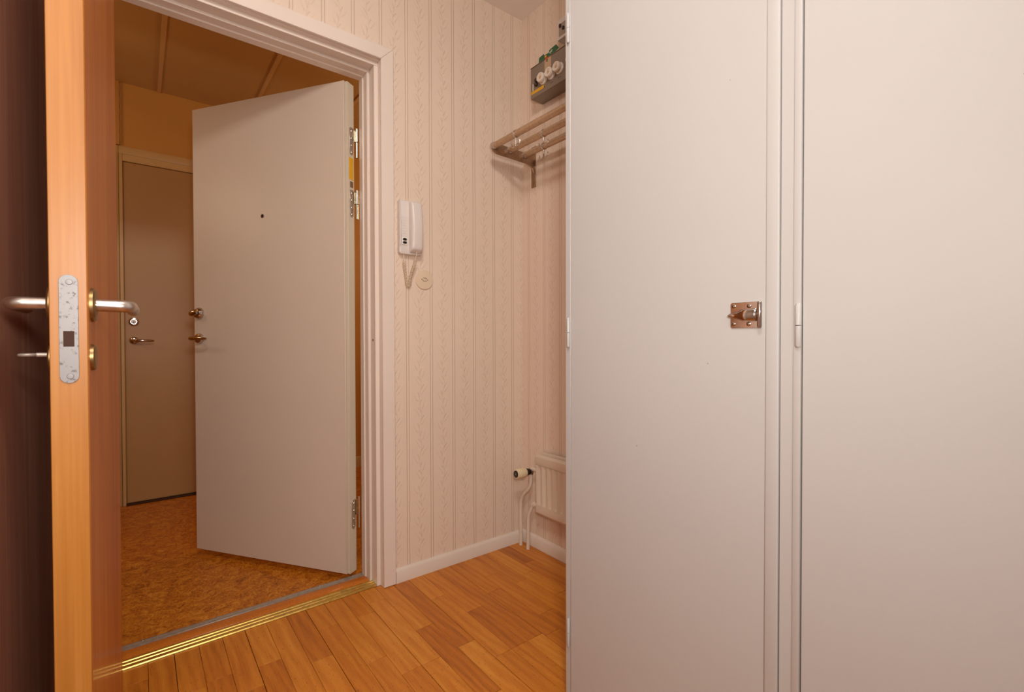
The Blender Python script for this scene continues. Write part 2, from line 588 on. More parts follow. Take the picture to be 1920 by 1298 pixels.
# cable duct above the neighbour's door
t = thing('cable_duct', 'narrow vertical cable duct above the neighbouring door', 'cable duct', (-0.09, LY, 2.17))
MB().box(-0.014, 0.010, -0.022, 0, 0, LZ - 2.17 - 0.001, 0.003, 2).build('cover', M['landing_wall'], t)
MB().tube([(0.013 + 0.0012 * math.sin(i * 1.1), -0.004, 0.004 + i * 0.0125) for i in range(30)], 0.0025, 8).build('cable', M['neighbour_frame'], t)

# the neighbour's door
nx0, nx1, nz = -0.066, 0.790, 2.074
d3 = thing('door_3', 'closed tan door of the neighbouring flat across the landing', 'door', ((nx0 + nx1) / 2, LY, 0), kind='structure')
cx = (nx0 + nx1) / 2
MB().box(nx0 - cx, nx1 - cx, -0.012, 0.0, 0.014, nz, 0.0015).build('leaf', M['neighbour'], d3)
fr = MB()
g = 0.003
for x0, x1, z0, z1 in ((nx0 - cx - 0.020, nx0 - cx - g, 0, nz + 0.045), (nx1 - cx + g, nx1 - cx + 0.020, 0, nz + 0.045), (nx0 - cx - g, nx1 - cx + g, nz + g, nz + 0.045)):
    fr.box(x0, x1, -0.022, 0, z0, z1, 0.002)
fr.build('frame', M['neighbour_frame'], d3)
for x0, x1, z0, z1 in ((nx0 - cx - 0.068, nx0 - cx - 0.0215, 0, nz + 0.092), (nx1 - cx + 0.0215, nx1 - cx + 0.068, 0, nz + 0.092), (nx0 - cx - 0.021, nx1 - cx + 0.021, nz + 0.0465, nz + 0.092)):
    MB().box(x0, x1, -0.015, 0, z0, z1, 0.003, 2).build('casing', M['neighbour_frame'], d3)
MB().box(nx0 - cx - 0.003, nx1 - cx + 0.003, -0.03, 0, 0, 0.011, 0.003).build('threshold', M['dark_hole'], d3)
lx = -0.0245 - cx
c = MB().lathe([(0.0, 0), (0.026, 0), (0.026, 0.004), (0.023, 0.008), (0.017, 0.009), (0.015, 0.006), (0, 0.006)], (lx, -0.012, 1.114), (0, -1, 0)).build('lock_ring', M['chrome'], d3)
MB().lathe([(0, 0), (0.0145, 0), (0.0145, 0.004), (0.012, 0.006), (0, 0.006)], (lx, -0.018, 1.114), (0, -1, 0)).build('lock_cylinder', M['white_plastic'], c)
MB().box(lx - 0.004, lx + 0.004, -0.0256, -0.0235, 1.106, 1.116, 0.001).build('keyhole', M['black'], c)
h = MB().lathe([(0.0, 0), (0.023, 0), (0.023, 0.004), (0.019, 0.011), (0.012, 0.014), (0, 0.014)], (lx, -0.012, 1.001), (0, -1, 0)).build('handle_rose', M['chrome'], d3)
MB().tube([(lx, -0.024, 1.001), (lx, -0.045, 1.001), (lx + 0.004, -0.054, 1.001), (lx + 0.014, -0.058, 1.001), (lx + 0.05, -0.058, 1.0), (lx + 0.085, -0.057, 0.999), (lx + 0.098, -0.054, 0.999)], 0.007, 12, [0.008, 0.008, 0.009, 0.0095, 0.007, 0.0065, 0.004]).build('lever', M['chrome'], h)

# ------------------------------------------------------------------ front door frame, threshold
t1 = thing('trim_1', 'white stepped frame and casing around the open front door', 'door frame', (0.817, YA, 0), kind='structure')
ox, oy = 0.817, YA
XR, XLe = 0.817, -0.222       # outer casing edges right and (virtual) left
ZT = 2.168
# (front Y, back Y, inner offset from the outer casing edge)
layers = [(1.850, 1.900, 0.0675), (1.900, 1.936, 0.0785), (1.936, 1.9715, 0.0835)]
fr = MB()
for ya, yb, of in layers:
    xi, xl, zi = XR - of, XLe + of, ZT - of
    fr.box(xi - ox, 0.789 - ox, ya - oy, yb - oy, 0.0, zi, 0.0012)
    fr.box(-0.1705 - ox, xl - ox, ya - oy, yb - oy, 0.0, zi, 0.0012)
    fr.box(-0.1705 - ox, 0.789 - ox, ya - oy, yb - oy, zi, 2.129, 0.0012)
fr.build('frame', M['trim'], t1)
bead = MB()
bead.box(0.7395 - ox, 0.7455 - ox, 1.8965 - oy, 1.900 - oy, 0.003, 2.0885, 0.001)
bead.box(-0.14 - ox, 0.7455 - ox, 1.8965 - oy, 1.900 - oy, 2.0886, 2.0946, 0.001)
bead.build('sealing_strip', M['trim'], t1)
# casing: mitred, one upright and one head
ci = 0.052
cpts = [(XR - ox, 0.002), (XR - ox, ZT), (XR - ci - ox, ZT - ci), (XR - ci - ox, 0.002)]
MB().prism(cpts, 'y', 1.814 - oy, 1.8295 - oy, 0.0015).build('casing', M['trim'], t1)
MB().box(0.765 - ox, 0.788 - ox, 1.8300 - oy, 1.8495 - oy, 0.002, 2.115, 0.0008).build('jamb_liner', M['trim'], t1)
hpts = [(-0.1705 - ox, ZT), (XR - 0.0004 - ox, ZT), (XR - ci - 0.0004 - ox, ZT - ci), (-0.1705 - ox, ZT - ci)]
MB().prism(hpts, 'y', 1.814 - oy, 1.8295 - oy, 0.0015).build('casing', M['trim'], t1)
MB().box(-0.1705 - ox, 0.788 - ox, 1.8300 - oy, 1.8495 - oy, 2.1155, 2.1295, 0.0008).build('jamb_liner', M['trim'], t1)
MB().cyl((0.7494 - ox, 1.874 - oy, 1.0), (0.7485 - ox, 1.874 - oy, 1.0), 0.005, 16).build('screw_plug', M['brown_label'], t1)

th = thing('threshold', 'oak threshold with a screwed aluminium rail in the front doorway', 'threshold', (0.3, 1.94, 0), kind='structure')
sx0, sx1 = -0.1695 - 0.3, 0.7355 - 0.3
MB().prism([(-0.036, -0.02), (0.006, -0.02), (0.006, 0.012), (-0.02, 0.012), (-0.036, 0.007)], 'x', sx0, sx1 + 0.002, 0.0012).build('sill', M['sill'], th)
MB().prism([(0.0065, -0.02), (0.040, -0.02), (0.040, 0.008), (0.034, 0.015), (0.026, 0.0165), (0.02, 0.0145), (0.0065, 0.0145)], 'x', sx0, sx1 - 0.002, 0.001).build('aluminium_rail', M['alu'], th)
for q in (-0.30, -0.09, 0.08, 0.26, 0.395):
    MB().lathe([(0, 0), (0.004, 0), (0.0035, 0.0012), (0, 0.0016)], (q, 0.030, 0.0163), (0, 0, 1), 14).build('screw', M['steel'], th)
bs = thing('transition_strip', 'ribbed brass floor strip between the oak floor and the threshold', 'floor strip', (0.3, 1.875, 0), kind='structure')
bpts = [(-0.026, 0.0005)]
for c_, r_ in ((-0.0155, 0.0105), (0.004, 0.009), (0.020, 0.007)):
    for i in range(13):
        a_ = PI - PI * i / 12
        bpts.append((c_ + r_ * math.cos(a_), 0.0012 + 0.0072 * math.sin(a_)))
bpts.append((0.027, 0.0005))
MB().prism(bpts, 'x', -0.1695 - 0.3, 0.7480 - 0.3).build('profile', M['brass'], bs, ang=60)

# ------------------------------------------------------------------ front door leaf (open, outward)
dx, dy = -0.5632, 0.8263
d1 = thing('door_1', 'open grey-beige front door with peephole and chrome lever', 'door', (0.680, 1.957, 0), math.atan2(dy, dx), kind='structure')
FY = 0.006
lf = MB()
lf.box(0.013, 0.839, -0.030, FY, 0.030, 2.062, 0.0012)
lf.build('leaf', M['leaf'], d1)
MB().box(0.0, 0.0128, -0.042, 0.0, 0.030, 2.060, 0.0012).build('hinge_edge', M['leaf_edge'], d1)
MB().box(0.0132, 0.8385, -0.042, -0.0302, 0.030, 2.060, 0.001).build('back_panel', M['leaf'], d1)
MB().box(0.0135, 0.0185, FY - 0.0005, FY + 0.0018, 0.031, 2.061, 0.0008).build('edge_bead', M['leaf'], d1)
pp = MB().lathe([(0, 0), (0.0085, 0), (0.0085, 0.0025), (0.006, 0.0035), (0.0055, 0.002), (0, 0.002)], (0.435, FY, 1.5427), (0, 1, 0)).build('peephole', M['steel'], d1)
MB().lathe([(0, 0), (0.0062, 0), (0.0055, 0.0035), (0.003, 0.005), (0, 0.0055)], (0.435, FY + 0.0005, 1.5427), (0, 1, 0)).build('lens', M['black'], pp)
hx = 0.806
tr = MB().lathe([(0, 0), (0.027, 0), (0.027, 0.004), (0.024, 0.010), (0.019, 0.018), (0.013, 0.020), (0, 0.020)], (hx, FY, 1.1246), (0, 1, 0)).build('lock_rose', M['chrome'], d1)
MB().tube([(hx - 0.016, FY + 0.027, 1.128), (hx, FY + 0.030, 1.126), (hx + 0.02, FY + 0.030, 1.122), (hx + 0.028, FY + 0.028, 1.120)], 0.006, 12, [0.006, 0.0105, 0.008, 0.004], 1.4).build('thumb_turn', M['chrome'], tr)
hr = MB().lathe([(0, 0), (0.024, 0), (0.024, 0.004), (0.020, 0.012), (0.012, 0.015), (0, 0.015)], (hx, FY, 1.009), (0, 1, 0)).build('handle_rose', M['chrome'], d1)
MB().tube([(hx, FY + 0.013, 1.009), (hx, FY + 0.040, 1.009), (hx - 0.003, FY + 0.049, 1.009), (hx - 0.012, FY + 0.054, 1.009), (hx - 0.05, FY + 0.055, 1.010), (hx - 0.085, FY + 0.054, 1.009), (hx - 0.10, FY + 0.050, 1.008)], 0.008, 12, [0.0085, 0.0085, 0.009, 0.0095, 0.008, 0.007, 0.004]).build('lever', M['chrome'], hr)
# hinges: plate on the edge, knuckle in the gap
for z0, z1, km, nm in ((1.766, 1.879, 1.828, 'nickel'), (1.510, 1.622, 1.5686, 'nickel'), (0.211, 0.333, 0.268, 'alu')):
    hp = MB()
    hp.prism([(-0.034, z0 + 0.012), (-0.028, z0 + 0.002), (-0.018, z0), (-0.010, z0 + 0.012), (-0.010, z1 - 0.006), (-0.016, z1), (-0.034, z1)], 'x', -0.0022, 0.0005, 0.0004)
    hp = hp.build('hinge_plate', M['steel'], d1)
    MB().box(-0.0026, 0, -0.052, -0.026, km - 0.002, z1 - 0.004, 0.0006).build('hinge_wing', M['nickel'], hp)
    for q in (0.1, 0.35, 0.62, 0.88):
        MB().lathe([(0, 0), (0.0048, 0), (0.004, 0.0012), (0.0012, 0.0004), (0, 0.0004)], (-0.0022, -0.024, z0 + (z1 - z0) * q), (-1, 0, 0), 12).build('screw', M['nickel'], hp)
    MB().cyl((-0.0062, -0.0525, km + 0.001), (-0.0062, -0.0525, z1 + 0.006), 0.0072, 18, 0.001).build('knuckle', M['nickel'], hp)
    MB().cyl((-0.0062, -0.0525, z0 - 0.004), (-0.0062, -0.0525, km), 0.0055, 18, 0.001).build('knuckle', M['nickel'], hp)
MB().box(-0.0008, 0.0002, -0.036, -0.008, 1.664, 1.755, 0.0003).build('yellow_sticker', M['yellow'], d1)['label'] = 'yellow warning sticker on the door edge'
MB().box(-0.0008, 0.0002, -0.034, -0.014, 1.632, 1.657, 0.0003).build('brown_label', M['brown_label'], d1)

# ------------------------------------------------------------------ wooden door, seen edge on
ex, ey = -0.0429 + 0.0601, 1.62 - 0.95
wl = math.hypot(ex, ey)
d2 = thing('door_2', 'open beech door seen edge on at the left with steel lever handles', 'door', (-0.0601, 0.95, 0), math.atan2(ey, ex), kind='structure')
WT = 0.042
MB().box(0.0062, wl, 0.0, WT, 0.008, 2.04, 0.001).build('leaf', M['beech_face'], d2)
MB().box(0.0, 0.006, 0.0002, WT - 0.0002, 0.008, 2.04, 0.001).build('lipping', M['beech_edge'], d2)


def stadium(cy, w, z0, z1, n=12):
    r = w / 2
    p = [(cy + r * math.cos(a), z1 - r + r * math.sin(a)) for a in (PI * i / n for i in range(n + 1))]
    p += [(cy + r * math.cos(a), z0 + r + r * math.sin(a)) for a in (PI + PI * i / n for i in range(n + 1))]
    return p


cyp = 0.0207
lp = MB().prism(stadium(cyp, 0.0215, 0.9375, 1.0968), 'x', -0.0018, 0.0005, 0.0004).build('lock_plate', M['zinc'], d2)
for z in (1.086, 0.9478):
    MB().lathe([(0, 0), (0.0042, 0), (0.0036, 0.0012), (0, 0.0014)], (-0.0018, cyp - 0.001, z), (-1, 0, 0), 16).build('screw', M['zinc'], lp)
MB().box(-0.0021, 0.0, 0.0148, 0.0268, 0.9914, 1.0141, 0.0002).build('latch_hole', M['dark_hole'], lp)
for s, y0 in ((-1, 0.0), (1, WT)):
    rs = MB().lathe([(0, 0), (0.0265, 0), (0.0265, 0.004), (0.024, 0.0065), (0.013, 0.007), (0, 0.007)], (0.047, y0, 1.056), (0, s, 0), 36).build('handle_rose', M['old_brass'], d2)
    arc = [(0.047, y0 + s * 0.005, 1.056), (0.047, y0 + s * 0.034, 1.0555)]
    R = 0.0135
    for i in range(0, 9):
        a = PI / 2 * i / 8
        arc.append((0.047 + R - R * math.cos(a), y0 + s * (0.0345 + R * math.sin(a)), 1.0555))
    arc += [(0.09, y0 + s * 0.048, 1.055), (0.145, y0 + s * 0.048, 1.0545), (0.157, y0 + s * 0.048, 1.0545)]
    MB().tube(arc, 0.0098, 18).build('lever', M['steel'], rs)
MB().lathe([(0, 0), (0.0205, 0), (0.0205, 0.004), (0.018, 0.006), (0, 0.006)], (0.043, 0.0, 0.974), (0, -1, 0), 32).build('escutcheon', M['old_brass'], d2)
MB().lathe([(0, 0), (0.0205, 0), (0.0205, 0.004), (0.018, 0.006), (0, 0.006)], (0.043, WT, 0.974), (0, 1, 0), 32).build('escutcheon', M['old_brass'], d2)
ky = MB()
ky.cyl((0.043, WT + 0.004, 0.979), (0.043, WT + 0.020, 0.979), 0.0032, 14, 0.0006)
ky.ring((0.043, WT + 0.029, 0.979), (0, 0, 1), 0.0085, 0.0024, 26, 8)
key = ky.build('door_key', M['alu'])
key.matrix_world = Matrix.Translation(d2.location) @ Matrix.Rotation(d2.rotation_euler.z, 4, 'Z')
tag(key, 'small steel key in the lock on the far side of the beech door', 'key')
for z in (0.28, 1.80):
    MB().cyl((wl + 0.006, WT + 0.003, z), (wl + 0.006, WT + 0.003, z + 0.09), 0.006, 16, 0.001).build('hinge', M['steel'], d2)
# jamb the beech door hangs on
struct('trim_2', MB().box(XL + 0.0005, -0.098, 1.640, 1.705, 0.0, 2.06, 0.002), M['beech_edge'], 'beech door jamb hidden behind the open wooden door', 'door jamb')

# ------------------------------------------------------------------ wardrobe
wd = thing('wardrobe', 'tall off-white built-in wardrobe with two flush doors on the right', 'wardrobe', (XC, 0.9164, 0))
WX, WY = XC, 0.9164
def L(y):
    return y - WY
zt = ZC - 0.002
MB().box(0.0, 0.58, L(0.8985), 0.0, 0.001, zt, 0.0012).build('side_panel', M['closet'], wd)
MB().box(0.0, 0.03, L(0.3395), L(0.3738), 0.001, zt, 0.001).build('post', M['closet'], wd)
MB().box(-0.003, 0.0, L(0.3393), L(0.3515), 0.001, zt, 0.0012, 2).build('post_bead', M['closet'], wd)
MB().box(0.0, 0.03, L(0.3745), L(0.8980), 2.052, zt, 0.001).build('header', M['closet'], wd)
MB().box(0.0, 0.03, L(-0.60), L(0.3388), 2.052, zt, 0.001).build('header', M['closet'], wd)
MB().box(0.02, 0.03, L(-0.60), L(0.898), 0.001, 0.048).build('plinth', M['closet'], wd)
MB().box(0.04, 0.05, L(-0.60), L(0.898), 0.048, 2.05).build('backing', M['closet'], wd)
MB().box(0.0, 0.58, L(-0.64), L(-0.601), 0.001, zt, 0.001).build('side_panel', M['closet'], wd)
da = MB().box(-0.0005, 0.022, L(0.3985), L(0.8972), 0.05, 2.05, 0.0012).build('door', M['closet'], wd)
da['label'] = 'flush off-white door with chrome latch'
MB().box(-0.0032, 0.022, L(0.3752), L(0.3984), 0.05, 2.05, 0.0026, 3).build('edge_strip', M['closet'], da)
db = MB().box(-0.0005, 0.022, L(-0.598), L(0.3376), 0.05, 2.05, 0.0012).build('door', M['closet'], wd)
db['label'] = 'flush off-white door at the right edge'


def pin_hinge(parent, y, z0, z1, r=0.0042):
    zm = z0 + (z1 - z0) * 0.5
    MB().lathe([(0, 0), (r * 0.6, 0.0006), (r, 0.004), (r, zm - z0 - 0.0006), (0, zm - z0 - 0.0006)], (-0.0035, L(y), z0), (0, 0, 1), 18).build('hinge_knuckle', M['closet'], parent)
    MB().lathe([(0, 0), (r, 0), (r, z1 - zm - 0.004), (r * 0.7, z1 - zm - 0.001), (0, z1 - zm)], (-0.0035, L(y), zm + 0.0006), (0, 0, 1), 18).build('hinge_knuckle', M['closet'], parent)


for z0, z1 in ((1.781, 1.858), (0.979, 1.058), (0.178, 0.254)):
    pin_hinge(da, 0.9028, z0, z1)
pin_hinge(db, 0.3430, 0.9854, 1.062, 0.0052)
# chrome latch on the first door (local y runs away from us, to the left)
pl = MB().prism([(L(0.4637), 1.024), (L(0.4637), 1.067), (L(0.4607), 1.0699), (L(0.4078), 1.0699), (L(0.4048), 1.067), (L(0.4048), 1.024), (L(0.4078), 1.0209), (L(0.4607), 1.0209)], 'x', -0.0022, -0.0004, 0.0005)
pl.build('latch_plate', M['chrome'], da)
MB().lathe([(0, 0), (0.0036, 0.0008), (0.0042, 0.003), (0.0042, 0.046), (0.0036, 0.0482), (0, 0.049)], (-0.0045, L(0.4080), 1.0209), (0, 0, 1), 18).build('latch_roll', M['chrome'], da)
rows = []
prof = [(0.4112, 0.0116, -0.006), (0.418, 0.0116, -0.0085), (0.426, 0.0114, -0.0105), (0.434, 0.0112, -0.0115), (0.440, 0.0102, -0.0112), (0.446, 0.0078, -0.0095), (0.452, 0.0062, -0.0088), (0.459, 0.0050, -0.0095), (0.4635, 0.0032, -0.0108), (0.4652, 0.0008, -0.0115)]
for y, hw, x in prof:
    rows.append([(x + (0.0028 * (abs(q) ** 2.2)), L(y), 1.0452 + hw * q) for q in (-1, -0.8, -0.5, 0, 0.5, 0.8, 1)])
lv = MB().grid(rows)
o = lv.build('latch_lever', M['chrome'], da)
sm = o.modifiers.new('thickness', 'SOLIDIFY')
sm.thickness = 0.0012
for y, z in ((0.4571, 1.0631), (0.4283, 1.0622), (0.4577, 1.0291), (0.4288, 1.0287)):
    MB().lathe([(0, 0), (0.0044, 0), (0.0040, 0.0013), (0.0022, 0.0024), (0, 0.0027)], (-0.0022, L(y), z), (-1, 0, 0), 16).build('latch_screw', M['chrome'], da)

# ------------------------------------------------------------------ intercom
ic = thing('intercom', 'white intercom handset unit on the wallpaper beside the front door', 'intercom', (0.88, YA, 1.352))
ix, iz = 0.88, 1.352
MB().prism([(0.836 - ix, 0.006), (0.836 - ix, 0.216), (0.842 - ix, 0.219), (0.926 - ix, 0.217), (0.931 - ix, 0.212), (0.931 - ix, 0.004), (0.927 - ix, 0.0), (0.842 - ix, 0.0)], 'y', -0.024, -0.0005, 0.0035, 2).build('body', M['white_plastic'], ic)
MB().prism([(0.8365 - ix, 0.150), (0.8365 - ix, 0.222), (0.840 - ix, 0.224), (0.8425 - ix, 0.14), (0.8425 - ix, 0.04), (0.8365 - ix, 0.03)], 'y', -0.028, -0.0235, 0.0015).build('side_rail', M['white_plastic'], ic)
MB().box(0.8435 - ix, 0.872 - ix, -0.0262, -0.0235, 0.036, 0.152, 0.0012).build('panel', M['white_plastic'], ic)
for i in range(7):
    MB().box(0.8485 - ix, 0.867 - ix, -0.0268, -0.0260, 0.072 + i * 0.0105, 0.0740 + i * 0.0105, 0.0003).build('slot', M['white_plastic'], ic)
MB().box(0.8455 - ix, 0.8690 - ix, -0.0272, -0.0258, 0.037, 0.0665, 0.001, 2).build('button_plate', M['white_print'], ic)
for z in (0.0585, 0.0460):
    MB().prism([(0.8480 - ix + a, z + b) for a, b in ((0, 0), (0.003, -0.0047), (0.0155, -0.0047), (0.0185, 0), (0.0155, 0.0047), (0.003, 0.0047))], 'y', -0.030, -0.0265, 0.0008, 2).build('button', M['black'], ic)
# handset: a curved bar, thicker at the ear and mouth ends
rows = []
nz_ = 26
for i in range(nz_ + 1):
    s = i / nz_
    z = 0.008 + s * 0.212
    arch = 0.030 + 0.006 * math.cos((s - 0.45) * PI * 1.4)
    hw = 0.0268 - 0.0010 * s
    cxx = 0.9035 - ix - 0.0012 * s
    cap = min(1.0, (min(s, 1 - s) / 0.05 + 0.02)) ** 0.5
    ring_ = []
    for j in range(25):
        a = PI * j / 24
        cc = math.cos(a)
        ss = math.sin(a)
        px = cxx - hw * math.copysign(abs(cc) ** 0.45, cc) * (0.86 + 0.14 * cap)
        py = -0.024 - (arch * cap) * (abs(ss) ** 0.42)
        ring_.append((px, py, z))
    rows.append(ring_)
hs = MB().grid(rows)
hs.build('handset', M['white_plastic'], ic, ang=50)
# curly cord: two leads, one drooping coil
def coil_path(P, turns, r):
    out = []
    n = len(P) * 1
    L_ = [0]
    for a, b in zip(P, P[1:]):
        L_.append(L_[-1] + (Vector(b) - Vector(a)).length)
    tot = L_[-1]
    N = turns * 10
    for i in range(N + 1):
        s = tot * i / N
        k = max(j for j in range(len(L_)) if L_[j] <= s + 1e-9)
        k = min(k, len(P) - 2)
        f = (s - L_[k]) / (L_[k + 1] - L_[k])
        p = Vector(P[k]).lerp(Vector(P[k + 1]), f)
        tng = (Vector(P[k + 1]) - Vector(P[k])).normalized()
        e1 = Vector((0, 1, 0))
        e2 = tng.cross(e1).normalized()
        a = 2 * PI * i / 10
        out.append(p + e1 * (r * math.cos(a)) + e2 * (r * math.sin(a)))
    return out


c0 = (0.857 - ix, -0.016, 0.004)
c1 = (0.904 - ix, -0.040, 0.014)
pa = [(0.857 - ix, -0.016, -0.028), (0.863 - ix, -0.013, -0.06), (0.870 - ix, -0.011, -0.10), (0.872 - ix, -0.010, -0.118), (0.876 - ix, -0.010, -0.1285), (0.882 - ix, -0.011, -0.1285), (0.8855 - ix, -0.013, -0.118), (0.886 - ix, -0.016, -0.095), (0.894 - ix, -0.026, -0.055), (0.902 - ix, -0.034, -0.022)]
cp = coil_path(pa, 36, 0.0052)
MB().tube([c0, (0.857 - ix, -0.016, -0.014)] + cp + [(0.9035 - ix, -0.037, -0.004), c1], 0.0016, 7).build('cord', M['ivory'], ic)

jp = thing('junction_cover', 'round ivory junction cover plate below the intercom', 'cover plate', (0.9575, YA, 1.256))
MB().lathe([(0, 0), (0.042, 0), (0.042, 0.003), (0.040, 0.0055), (0.02, 0.0072), (0, 0.0075)], (0, -0.0004, 0), (0, -1, 0), 48).build('plate', M['ivory'], jp)
mk = MB()
mk.box(-0.008, 0.007, -0.0082, -0.0068, 0.0055, 0.0073)
mk.box(-0.007, 0.009, -0.0082, -0.0068, -0.0073, -0.0055)
mk.box(0.0062, 0.0080, -0.0082, -0.0068, 0.001, 0.0073)
mk.box(-0.0085, -0.0070, -0.0082, -0.0068, -0.0073, -0.001)
mk.build('bracket_mark', M['brown'], jp)
for sx in (-0.0135, 0.0135):
    MB().lathe([(0, 0), (0.0025, 0), (0.0022, 0.0012), (0, 0.0014)], (sx, -0.0068, 0.0005 if sx < 0 else -0.001), (0, -1, 0), 12).build('screw', M['brown'], jp)

# ------------------------------------------------------------------ hat rack (frame of the niche wall: local x = towards us, local y = into the wall)
RB = -PI / 2
BY = 1.742
hk = thing('hat_rack', 'bronze-coloured tubular hat rack with double hooks in the niche', 'hat rack', (XB, BY, 1.73), RB)


def bpoly(off):
    pts = [(1.497, 1.898), (1.497, 1.795), (1.489, 1.816), (1.4775, 1.828), (1.46, 1.834), (1.275, 1.838), (1.256, 1.847), (1.248, 1.862), (1.248, 1.880), (1.256, 1.886), (1.474, 1.882), (1.488, 1.887)]
    return [(x - XB, z - 1.73) for x, z in pts]


for yy in (0.0, BY - 0.985):
    ar = MB().prism(bpoly(0), 'x', yy - 0.0035, yy + 0.0035, 0.001).build('bracket_arm', M['bronze_arm'], hk)
    MB().box(yy - 0.0155, yy + 0.0155, -0.004, -0.0002, 0.0, 0.194, 0.001).build('wall_plate', M['bronze_arm'], hk)
    for z in (0.018, 0.03, 0.178):
        MB().lathe([(0, 0), (0.0035, 0), (0.003, 0.0015), (0, 0.002)], (yy, -0.004, z), (0, -1, 0), 12).build('screw', M['bronze_arm'], hk)
rails = (1.262, 1.350, 1.441)
for xr in rails:
    rl = MB().cyl((-0.002, xr - XB, 0.140), (BY - 0.985 + 0.002, xr - XB, 0.140), 0.0138, 24).build('rail', M['bronze'], hk)
    for yy in (0.0, BY - 0.985):
        MB().lathe([(0, -0.006), (0.0155, -0.006), (0.017, -0.003), (0.017, 0.006), (0.0150, 0.011), (0.0150, 0.016), (0.0139, 0.018), (0, 0.018)] if yy == 0 else [(0, -0.018), (0.0139, -0.018), (0.015, -0.011), (0.017, -0.006), (0.017, 0.004), (0.0155, 0.006), (0, 0.006)], (yy, xr - XB, 0.140), (1, 0, 0), 24).build('collar', M['steel'], rl)


def hook(xr, y):
    q = BY - y
    c = (q, xr - XB, 0.140)
    m = MB()
    m.lathe([(0.0140, -0.0045), (0.0160, -0.0045), (0.0160, 0.0045), (0.0140, 0.0045)], c, (1, 0, 0), 24)
    zb = 0.140 - 0.052
    m.tube([(q, c[1], 0.1255), (q, c[1], zb + 0.012), (q, c[1], zb)], 0.0026, 10)
    for s in (-1, 1):
        pts = [(q, c[1], zb + 0.006)]
        for i in range(0, 10):
            a = -PI / 2 + (PI * 0.62) * i / 9
            pts.append((q + s * (0.013 + 0.0155 * math.cos(a)), c[1], zb + 0.0135 + 0.0145 * math.sin(a)))
        m.tube(pts, 0.0022, 9, [0.0024] * 10 + [0.0034])
    m.build('hook', M['steel'], hk)


for xr, y in ((1.262, 1.583), (1.350, 1.506), (1.441, 1.606), (1.262, 1.17), (1.441, 1.13)):
    hook(xr, y)

# ------------------------------------------------------------------ fuse box
FX = 1.424
fb = thing('fuse_box', 'grey enamelled fuse box with porcelain fuses on the niche wall', 'fuse box', (XB, 1.677, 2.099), RB)


def fl(y, z, out=0.0):      # world y,z on the box front -> local
    return (1.677 - y, -(XB - FX) - out, z - 2.099)


MB().box(0, 0.36, -(XB - FX), -0.0005, 0, 0.140, 0.004, 2).build('body', M['fuse_grey'], fb)
MB().box(-0.001, 0.361, -(XB - FX) - 0.001, -0.06, 0.1402, 0.1425, 0.0008).build('lid_edge', M['fuse_grey'], fb)
for y, z in ((1.5863, 2.1560), (1.5343, 2.1560), (1.4842, 2.1575), (1.405, 2.157)):
    p = fl(y, z)
    b_ = MB().lathe([(0, 0), (0.0240, 0), (0.0240, 0.004), (0.0222, 0.006), (0.018, 0.0065), (0.018, 0.012), (0, 0.012)], p, (0, -1, 0), 28).build('fuse_base', M['porcelain'], fb)
    MB().lathe([(0, 0.010), (0.0170, 0.010), (0.0170, 0.015), (0.0212, 0.0165), (0.0216, 0.022), (0.0190, 0.0260), (0.0130, 0.0260), (0.0120, 0.0225), (0, 0.0225)], p, (0, -1, 0.06), 28).build('fuse_cap', M['porcelain'], b_)
    MB().lathe([(0, 0), (0.0075, 0), (0.007, 0.0012), (0, 0.0014)], Vector(p) + Vector((0, -0.0224, 0.0013)), (0, -1, 0.06), 20).build('sight_glass', M['paper'], b_)
    MB().lathe([(0, 0), (0.0026, 0), (0, 0.0012)], fl(y - 0.004, z - 0.036), (0, -1, 0), 10).build('screw', M['black'], fb)
    MB().lathe([(0, 0), (0.0026, 0), (0, 0.0012)], fl(y + 0.006, z - 0.036), (0, -1, 0), 10).build('screw', M['black'], fb)
for y, z in ((1.6341, 2.1695), (1.635, 2.1511)):
    MB().lathe([(0, 0), (0.0092, 0), (0.0086, 0.008), (0.006, 0.0105), (0, 0.011)], fl(y, z), (0, -1, 0), 20).build('plug', M['brown'], fb)
a = fl(1.6590, 2.1315)
MB().box(a[0] - 0.0022, a[0] + 0.0022, a[1] - 0.0012, a[1], a[2], a[2] + 0.032, 0.0004).build('white_tag', M['white_print'], fb)
a = fl(1.6715, 2.1172)
MB().box(a[0], a[0] + 0.086, a[1] - 0.0008, a[1], a[2], a[2] + 0.0135, 0.0003).build('yellow_sticker', M['yellow'], fb)
a = fl(1.5801, 2.1900)
MB().box(a[0], a[0] + 0.042, a[1] - 0.0008, a[1], a[2], a[2] + 0.047, 0.0003).build('paper_label', M['paper'], fb)
a = fl(1.5640, 2.2270)
MB().ring((a[0], a[1] - 0.001, a[2]), (0, 1, 0), 0.0042, 0.0011, 18, 6).build('ring_mark', M['black'], fb)
a = fl(1.577, 2.2335)
MB().box(a[0], a[0] + 0.022, a[1] - 0.0014, a[1] - 0.0006, a[2], a[2] + 0.008, 0.0002).build('red_mark', M['red'], fb)

